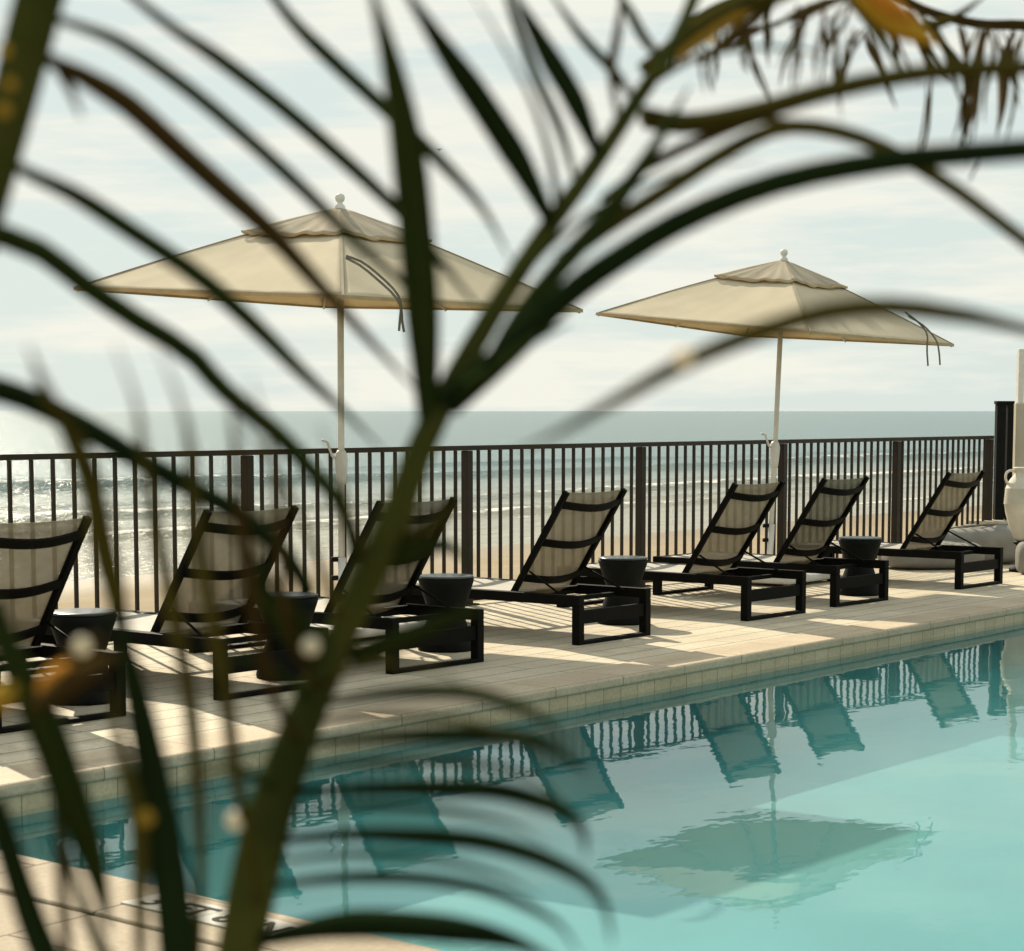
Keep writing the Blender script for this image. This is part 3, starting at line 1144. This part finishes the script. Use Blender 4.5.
frA = stem('frond', [(236, 975, .96, 62), (250, 900, .97, 64), (270, 815, .98, 62), (300, 730, .99, 52), (330, 660, 1.0, 44), (362, 590, 1.0, 44), (395, 520, 1.0, 42), (420, 450, 1.0, 38), (452, 385, 1.01, 34), (492, 315, 1.03, 30), (540, 240, 1.06, 27), (592, 168, 1.1, 24), (640, 95, 1.15, 21), (676, 40, 1.2, 18), (705, -30, 1.25, 15)], pA,
           extra=[(-.155, .95, 0, .016), (-.150, .95, .4, .014), (-.140, .955, .8, .012)])
T = 'leaf', 'leaf_dark', 'leaf_olive', 'leaf_brown'
LA = [
    # up from the fork
    ([(428, 440, 1.0), (425, 360, .99), (418, 260, .97), (408, 160, .95), (392, 70, .93), (366, -30, .90)], 30, 'leaf', 'mid'),
    ([(470, 400, 1.0), (510, 330, 1.0), (556, 272, 1.01), (606, 215, 1.03), (652, 150, 1.05), (690, 85, 1.1)], 17, 'leaf', 'mid'),
    ([(552, 225, 1.05), (520, 165, 1.04), (478, 100, 1.02), (440, 45, 1.0), (392, -30, .97)], 24, 'leaf_dark', 'mid'),
    ([(600, 158, 1.1), (575, 100, 1.1), (545, 50, 1.1), (505, -20, 1.1)], 19, 'leaf_dark', 'mid'),
    ([(575, 180, 1.1), (560, 130, 1.12), (535, 75, 1.15), (512, 15, 1.2), (500, -20, 1.2)], 9, 'leaf', 'mid'),
    ([(636, 102, 1.15), (612, 70, 1.18), (580, 35, 1.2), (545, -15, 1.25)], 9, 'leaf', 'mid'),
    ([(618, 120, 1.12), (612, 70, 1.14), (618, 30, 1.18), (624, -20, 1.2)], 8, 'leaf_brown', 'mid'),
    ([(664, 60, 1.2), (645, 40, 1.2), (628, 10, 1.25), (610, -20, 1.3)], 9, 'leaf', 'mid'),
    # right-hand sweeps
    ([(446, 408, 1.0), (500, 360, .99), (560, 302, .97), (620, 258, .96), (690, 217, .95), (780, 182, .93), (880, 162, .92), (960, 154, .91), (1050, 147, .9)], 25, 'leaf_dark', 'even'),
    ([(1060, 338, .85), (1000, 323, .84), (960, 315, .83), (890, 307, .81), (820, 314, .8), (745, 338, .79), (680, 366, .78), (618, 400, .77), (560, 432, .76), (515, 452, .75)], 17, 'leaf_olive', 'mid'),
    ([(640, 118, 1.15), (690, 124, 1.1), (762, 110, 1.05), (832, 90, 1.0), (930, 72, .97), (1050, 66, .95)], 19, 'leaf_olive', 'even'),
    ([(560, 262, 1.06), (610, 226, 1.06), (670, 188, 1.06), (730, 150, 1.06), (780, 128, 1.06), (830, 130, 1.06), (885, 148, 1.06), (945, 182, 1.06), (995, 218, 1.06), (1045, 256, 1.06)], 15, 'leaf_olive', 'even'),
    ([(600, 200, 1.1), (650, 165, 1.1), (700, 140, 1.1), (750, 122, 1.1), (790, 118, 1.1)], 10, 'leaf_brown', 'mid'),
    # lower right arcs
    ([(330, 702, 1.0), (380, 694, .97), (430, 690, .95), (475, 693, .93), (518, 706, .9), (548, 722, .88), (568, 746, .86)], 14, 'leaf', 'mid'),
    ([(312, 744, 1.0), (380, 738, .97), (445, 735, .95), (504, 736, .93), (540, 742, .9), (565, 756, .88), (588, 774, .86)], 14, 'leaf_dark', 'mid'),
    ([(290, 793, .98), (367, 789, .96), (437, 788, .94), (492, 790, .92), (534, 799, .9), (564, 811, .88), (582, 830, .87), (586, 856, .86)], 17, 'leaf_dark', 'mid'),
    ([(280, 840, .98), (348, 834, .96), (406, 835, .94), (469, 839, .92), (516, 849, .9), (555, 863, .88), (588, 882, .86), (606, 908, .85), (612, 945, .84)], 17, 'leaf_dark', 'mid'),
    ([(270, 886, .97), (320, 879, .96), (370, 876, .95), (426, 878, .93), (484, 888, .91), (531, 907, .89), (562, 927, .87), (580, 955, .86)], 13, 'leaf_dark', 'mid'),
    ([(240, 944, .96), (309, 929, .95), (360, 923, .94), (418, 925, .92), (470, 931, .9), (516, 942, .88), (560, 962, .86)], 27, 'leaf_dark', 'mid'),
    # finer blades that fan off the lower stem
    ([(318, 690, .99), (352, 668, .95), (398, 664, .9), (440, 672, .86), (470, 690, .82)], 7, 'leaf_olive', 'out'),
    ([(304, 722, .99), (350, 716, .95), (410, 715, .9), (470, 722, .86), (520, 740, .82), (548, 768, .8)], 7, 'leaf_olive', 'mid'),
    ([(296, 768, .98), (350, 764, .95), (420, 762, .91), (490, 766, .87), (540, 782, .84), (562, 806, .82)], 7, 'leaf_olive', 'mid'),
    ([(284, 812, .98), (340, 806, .95), (400, 806, .92), (460, 812, .88), (512, 824, .85), (548, 846, .83)], 8, 'leaf', 'mid'),
    ([(270, 862, .97), (330, 855, .94), (390, 855, .91), (450, 862, .88), (505, 878, .85), (545, 902, .83)], 7, 'leaf', 'mid'),
    ([(345, 630, 1.0), (318, 560, .96), (292, 500, .92), (262, 450, .88), (236, 416, .84)], 8, 'leaf_olive', 'out'),
    ([(330, 660, 1.0), (296, 610, .96), (262, 566, .92), (222, 528, .88), (190, 508, .85)], 8, 'leaf', 'out'),
    ([(312, 700, .99), (276, 672, .95), (240, 660, .91), (206, 664, .88)], 9, 'leaf', 'out'),
    ([(372, 575, 1.0), (352, 520, .97), (338, 470, .94), (318, 424, .9)], 7, 'leaf_olive', 'out'),
    ([(280, 790, .98), (240, 770, .94), (206, 772, .9), (176, 790, .87)], 9, 'leaf', 'out'),
    ([(512, 286, 1.04), (560, 236, 1.0), (618, 196, .95), (690, 168, .9), (760, 158, .86)], 7, 'leaf', 'out'),
    ([(560, 215, 1.07), (548, 150, 1.05), (528, 92, 1.02), (500, 40, 1.0), (470, -10, .97)], 7, 'leaf', 'out'),
    ([(648, 84, 1.16), (690, 60, 1.12), (742, 48, 1.08), (800, 50, 1.04), (850, 64, 1.0)], 7, 'leaf_olive', 'out'),
    # small dark ones on the left of the lower stem
    ([(330, 655, 1.0), (300, 640, .98), (270, 600, .95), (258, 570, .93)], 34, 'leaf', 'out'),
    ([(395, 560, 1.0), (440, 545, .97), (470, 560, .95)], 20, 'leaf', 'out'),
    ([(352, 660, 1.0), (400, 640, .97), (450, 618, .95), (480, 612, .94)], 24, 'leaf', 'out'),
    ([(405, 545, 1.0), (440, 520, .97), (456, 496, .95)], 18, 'leaf_olive', 'out'),
    ([(455, 395, 1.0), (490, 372, .97), (530, 342, .93), (570, 322, .9)], 16, 'leaf', 'out'),
]
for i, (pts, w, m_, pr) in enumerate(LA):
    add(blade('leaflet', pts, w, m_, frA, pr, fold=.25, roll=random.uniform(-.35, .35)))

# --- palm B: stem at the left edge, its leaflets sweep down to the right
pB = tag(empty('palm_plant', (-.40, .95, 0)), 'thick palm stem at the upper left corner with leaflets arching down across the left umbrella', 'palm')
frB = stem('frond', [(-60, 330, .9, 60), (-30, 250, .9, 58), (0, 150, .9, 56), (18, 80, .9, 60), (36, 10, .9, 62), (55, -60, .9, 60)], pB,
           extra=[(-.36, .92, 0, .02), (-.345, .92, .6, .018), (-.31, .92, 1.1, .016)])
LB = [
    ([(255, -30, 1.1), (290, 18, 1.1), (330, 58, 1.08), (385, 108, 1.06), (440, 160, 1.05), (482, 207, 1.04), (512, 262, 1.04)], 13, 'leaf', 'mid'),
    ([(100, -30, 1.0), (170, 26, 1.02), (215, 56, 1.03), (280, 105, 1.05), (350, 165, 1.06), (405, 217, 1.06), (446, 268, 1.08), (490, 320, 1.1)], 13, 'leaf', 'mid'),
    ([(40, 14, .92), (85, 28, .95), (125, 45, .97), (190, 90, 1.0), (250, 140, 1.02), (310, 195, 1.04), (355, 240, 1.05), (405, 285, 1.07), (440, 330, 1.08)], 13, 'leaf', 'mid'),
    ([(30, 52, .9), (62, 66, .92), (90, 80, .94), (130, 105, .95), (180, 150, .96), (225, 190, .97), (270, 230, .98), (320, 285, .98), (370, 340, .99), (418, 392, .99)], 20, 'leaf_brown', 'mid'),
    ([(-10, 152, .9), (30, 174, .92), (75, 195, .94), (130, 230, .95), (200, 277, .97), (256, 326, .98), (302, 372, .99), (341, 408, 1.0), (385, 452, 1.0)], 16, 'leaf', 'mid'),
    ([(-20, 228, .9), (40, 250, .92), (80, 280, .94), (130, 315, .95), (190, 352, .97), (220, 385, .97), (252, 412, .98), (283, 437, .98), (313, 470, .99), (338, 497, .99), (352, 530, 1.0), (358, 560, 1.0)], 21, 'leaf', 'even'),
    ([(-25, 384, .92), (12, 393, .93), (47, 407, .95), (95, 432, .96), (142, 460, .97), (189, 485, .98), (237, 511, .98), (268, 536, .99), (292, 560, .99), (312, 595, 1.0)], 23, 'leaf_dark', 'even'),
    ([(60, 68, .93), (70, 88, .9), (82, 118, .86)], 12, 'leaf_brown', 'out'),
]
for pts, w, m_, pr in LB:
    blade('leaflet', pts, w, m_, frB, pr, fold=.25, roll=random.uniform(-.3, .3))

# --- palm C: upright leaflets at the lower left
pC = tag(empty('palm_plant', (-.26, .86, 0)), 'blurred upright palm leaflets at the lower left, brown tips in front of the railing', 'palm')
frC = stem('frond', [(182, 1010, .86, 52), (176, 930, .86, 52), (166, 850, .86, 50), (153, 775, .86, 44), (140, 710, .85, 36), (126, 650, .84, 24), (118, 609, .83, 16)], pC, 'leaf_dark', extra=[(-.15, .86, 0, .014), (-.148, .86, .6, .013)], n=18)
LC = [
    ([(126, 655, .84), (118, 609, .83), (104, 552, .81), (91, 489, .79), (72, 438, .77), (47, 395, .74), (28, 345, .72)], 22, 'leaf_olive', 'mid'),
    ([(140, 985, .86), (140, 900, .85), (137, 820, .84), (118, 740, .84), (112, 680, .83)], 15, 'leaf_olive', 'mid'),
    ([(198, 985, .86), (200, 860, .86), (196, 770, .86), (189, 700, .85), (177, 634, .84), (164, 571, .82), (151, 508, .79), (142, 451, .77), (136, 404, .74), (115, 345, .7)], 15, 'leaf_olive', 'mid'),
    ([(258, 905, .95), (246, 830, .92), (234, 764, .88), (226, 700, .85), (215, 634, .84), (202, 570, .82), (193, 500, .79), (189, 445, .77), (180, 404, .74), (157, 345, .7)], 14, 'leaf_olive', 'mid'),
    ([(300, 745, .98), (272, 690, .92), (252, 600, .86), (241, 520, .8), (235, 445, .76), (229, 390, .72)], 12, 'leaf_brown', 'mid'),
    ([(318, 690, .98), (296, 650, .92), (285, 600, .86), (280, 550, .8), (276, 490, .76), (266, 430, .72), (250, 380, .7)], 10, 'leaf_brown', 'mid'),
    ([(62, 985, .86), (42, 945, .86), (28, 910, .86), (12, 862, .85), (-8, 800, .84)], 28, 'leaf_dark', 'even'),
    ([(-6, 600, .84), (9, 650, .84), (32, 697, .85), (51, 739, .86), (66, 780, .87), (80, 818, .88), (93, 855, .89), (103, 895, .9), (110, 935, .9)], 32, 'leaf', 'mid'),
    ([(70, 985, .86), (66, 940, .86), (61, 884, .87), (57, 830, .88), (50, 770, .88)], 11, 'leaf_brown', 'mid'),
    ([(120, 985, .86), (98, 940, .86), (78, 890, .86), (60, 830, .86), (50, 790, .86)], 14, 'leaf', 'out'),
    ([(28, 712, .8), (60, 690, .78), (92, 668, .77), (122, 652, .77)], 22, 'leaf_brown', 'mid'),
    ([(40, 695, .8), (56, 684, .8), (72, 674, .8), (86, 666, .8)], 28, 'leaf_orange', 'mid'),
    ([(-14, 706, .8), (2, 696, .8), (18, 684, .8)], 26, 'leaf_yellow', 'mid'),
    ([(66, 660, .8), (84, 648, .8), (104, 636, .8)], 24, 'leaf_brown', 'mid'),
]
for pts, w, m_, pr in LC:
    blade('leaflet', pts, w, m_, frC, pr, fold=.25, roll=random.uniform(-.3, .3))

# --- palm D: drying frond tips higher up and farther off at the upper right
pD = tag(empty('palm_plant', (1.25, 2.7, 0)), 'drying palm frond hanging at the upper right with brown thread-like tips', 'palm')
frD = stem('frond', [(1100, 40, 2.7, 16), (1030, 26, 2.7, 14), (980, 24, 2.65, 12), (930, 12, 2.6, 11), (890, -8, 2.6, 10), (850, -30, 2.6, 8)], pD, 'leaf_brown',
           extra=[(.9, 2.7, 0, .03), (.9, 2.7, 1.0, .025), (.82, 2.7, 1.7, .014)], n=20)
frD2 = stem('frond', [(1100, -60, 2.4, 14), (960, -50, 2.3, 14), (860, -30, 2.2, 14), (780, -14, 2.2, 12), (720, 6, 2.1, 11), (690, 22, 2.05, 8)], pD, 'leaf_olive',
            extra=[(.9, 2.72, 0, .02), (.88, 2.72, 1.2, .02), (.72, 2.6, 1.8, .012)], n=20)
rnd = random.Random(5)
hang = [  # root x,y ; end x,y ; width
    (846, 4, 826, 52, 7), (826, 0, 822, 58, 6), (866, 26, 838, 78, 8), (868, 30, 890, 84, 7), (884, 22, 908, 72, 8), (895, 16, 945, 66, 9), (905, 10, 930, 68, 7),
    (916, 8, 962, 72, 9), (928, 16, 950, 80, 7), (958, 26, 972, 64, 9), (980, 28, 968, 116, 12), (985, 28, 962, 105, 9), (990, 28, 980, 110, 8), (1014, 30, 1002, 118, 12), (1022, 30, 1010, 110, 9),
    (930, 80, 916, 150, 5), (968, 116, 966, 160, 4), (980, 160, 970, 178, 4),
    (776, 2, 772, 50, 9), (800, 4, 792, 82, 7), (812, 6, 786, 62, 6), (742, 14, 768, 92, 8), (738, 36, 745, 62, 8), (702, 40, 710, 88, 8), (768, 26, 740, 44, 6), (812, 10, 772, 24, 9), (848, 0, 806, 14, 12),
    (716, 10, 690, 42, 10), (760, 0, 730, 32, 10), (830, 20, 836, 90, 6), (850, 30, 846, 96, 5), (690, 20, 672, 60, 7), (722, 28, 718, 66, 6), (1000, 30, 1018, 82, 6)]
for i, (x0, y0, x1, y1, w) in enumerate(hang):
    par = frD if x0 > 850 else frD2
    d0 = 2.2 if x0 > 850 else 1.9
    for q in range(2):
        L_ = rnd.uniform(1.0, 1.5)
        ex, ey = x0 + (x1 - x0) * L_ + rnd.uniform(-6, 6), y0 + (y1 - y0) * L_ + rnd.uniform(-4, 8)
        sx, sy = x0 + rnd.uniform(-5, 5), y0 + rnd.uniform(-3, 3)
        ln_ = math.hypot(x1 - x0, y1 - y0) / 60
        bow, bow2 = rnd.uniform(-5, 5) * ln_, rnd.uniform(-4, 4) * ln_
        dd = d0 + rnd.uniform(-.5, .15)
        blade('leaflet', [(sx, sy, dd), (sx * .66 + ex * .34 + bow, sy * .72 + ey * .28, dd), (sx * .3 + ex * .7 + bow2, sy * .33 + ey * .67, dd), (ex, ey, dd)],
              w * rnd.uniform(.38, .7), rnd.choice(('leaf_dry', 'leaf_dry', 'leaf_brown', 'leaf_olive')), par, 'mid', n=14, fold=.35, roll=rnd.uniform(-.6, .6))
for pts, w, m_ in (
        ([(640, 70, 1.3), (690, 36, 1.3), (735, 10, 1.3), (790, -12, 1.3), (850, -30, 1.3)], 20, 'leaf_olive'),
        ([(676, 58, 1.3), (706, 30, 1.3), (742, 8, 1.3), (785, -20, 1.3)], 16, 'leaf_yellow'),
        ([(700, 62, 1.35), (728, 40, 1.35), (748, 24, 1.35), (776, 4, 1.35)], 12, 'leaf_brown'),
        ([(838, -40, 1.15), (866, -10, 1.15), (890, 14, 1.15), (912, 30, 1.15), (940, 44, 1.15)], 26, 'leaf_yellow'),
        ([(850, -36, 1.1), (874, -8, 1.1), (896, 10, 1.1), (922, 22, 1.1)], 15, 'leaf_orange'),
        ([(822, -30, 1.4), (858, 6, 1.4), (884, 40, 1.4), (904, 76, 1.4)], 10, 'leaf_olive'),
        ([(905, 30, 1.8), (925, 26, 1.8), (955, 16, 1.8), (990, -8, 1.8)], 9, 'leaf_olive')):
    blade('leaflet', pts, w, m_, frD2, 'mid', n=16, fold=.3, roll=rnd.uniform(-.3, .3))

# added pale beads imitating out-of-focus sun glints on the leaflets
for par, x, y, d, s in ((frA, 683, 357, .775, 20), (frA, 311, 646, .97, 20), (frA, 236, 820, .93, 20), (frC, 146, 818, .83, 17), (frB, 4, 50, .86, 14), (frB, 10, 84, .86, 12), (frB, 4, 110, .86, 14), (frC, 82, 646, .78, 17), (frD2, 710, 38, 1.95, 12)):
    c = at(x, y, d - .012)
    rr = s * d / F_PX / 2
    MB().lathe([(0, -rr), (rr * .7, -rr * .75), (rr, 0), (rr * .7, rr * .75), (0, rr)], 14, off=c).build('glint_bead', 'leaf_yellow' if par is frB or x == 146 else 'pale', par, smooth=True)

# palms were modelled in world space: keep it while parented to their roots
bird.scale = (.35, .35, .35)
for root in (pA, pB, pC, pD):
    for ch in root.children:
        ch.matrix_parent_inverse = Matrix.Translation(-Vector(root.location))

# ------------------------------------------------------------------ light
SUN_EL, SUN_AZ = R(33.5), R(-22)                       # azimuth measured from +Y towards +X
sdir = Vector((math.sin(SUN_AZ) * math.cos(SUN_EL), math.cos(SUN_AZ) * math.cos(SUN_EL), math.sin(SUN_EL)))
ld = bpy.data.lights.new('sun', 'SUN')
ld.energy = 2.85
ld.angle = R(.53)
ld.color = (1, .89, .70)
lo = bpy.data.objects.new('sun', ld)
C.objects.link(lo)
lo.rotation_euler = sdir.to_track_quat('Z', 'Y').to_euler()
lo.location = (-10, 20, 20)

w = bpy.data.worlds.new('World')
sc.world = w
w.use_nodes = True
t = w.node_tree
t.nodes.clear()
out = N(t, 'ShaderNodeOutputWorld')
bg = N(t, 'ShaderNodeBackground')
bg.inputs['Strength'].default_value = .05
sky = N(t, 'ShaderNodeTexSky', sky_type='NISHITA')
sky.sun_disc = False
sky.sun_elevation = SUN_EL
sky.sun_rotation = SUN_AZ
sky.air_density = 1.0
sky.dust_density = .7
sky.ozone_density = 1.0
# thin high cloud: whitens the sky in soft streaks, thickest towards the horizon
tc = N(t, 'ShaderNodeTexCoord')
sep = N(t, 'ShaderNodeSeparateXYZ')
t.links.new(tc.outputs['Generated'], sep.inputs[0])
mp = N(t, 'ShaderNodeMapping')
mp.inputs['Scale'].default_value = (2.2, 2.2, 16)
t.links.new(tc.outputs['Generated'], mp.inputs['Vector'])
cn = noise_tex(t, mp.outputs['Vector'], 2.2, 8, .6)
cf = ramp(t, cn.outputs['Fac'], [(.46, (0, 0, 0)), (.60, (1, 1, 1))])
el = N(t, 'ShaderNodeMapRange')
el.inputs['From Min'].default_value = 0.0
el.inputs['From Max'].default_value = 4.0
el.inputs['To Min'].default_value = 1.0
el.inputs['To Max'].default_value = 0.0
t.links.new(sep.outputs['Z'], el.inputs['Value'])
haze = N(t, 'ShaderNodeMath', operation='MULTIPLY')
haze.inputs[1].default_value = .96
t.links.new(el.outputs['Result'], haze.inputs[0])
mixh = N(t, 'ShaderNodeMixRGB')
t.links.new(haze.outputs[0], mixh.inputs['Fac'])
t.links.new(sky.outputs['Color'], mixh.inputs['Color1'])
mixh.inputs['Color2'].default_value = (6.45, 7.25, 6.9, 1)
cm_ = N(t, 'ShaderNodeMath', operation='MULTIPLY')
t.links.new(cf, cm_.inputs[0])
t.links.new(el.outputs['Result'], cm_.inputs[1])
cm2 = N(t, 'ShaderNodeMath', operation='MULTIPLY')
cm2.inputs[1].default_value = .75
t.links.new(cm_.outputs[0], cm2.inputs[0])
mixc = N(t, 'ShaderNodeMixRGB')
t.links.new(cm2.outputs[0], mixc.inputs['Fac'])
t.links.new(mixh.outputs['Color'], mixc.inputs['Color1'])
mixc.inputs['Color2'].default_value = (8.9, 8.6, 7.5, 1)
t.links.new(mixc.outputs['Color'], bg.inputs['Color'])
t.links.new(bg.outputs['Background'], out.inputs['Surface'])

vs = sc.view_settings
vs.view_transform = 'Standard'
vs.look = 'None'
vs.exposure = 1.13
vs.gamma = 1.0
vs.use_curve_mapping = False
sc.render.engine = 'CYCLES'
sc.cycles.max_bounces = 10
sc.cycles.transparent_max_bounces = 16
sc.cycles.caustics_reflective = False
sc.cycles.caustics_refractive = False
sc.cycles.sample_clamp_indirect = 6
sc.cycles.use_denoising = True
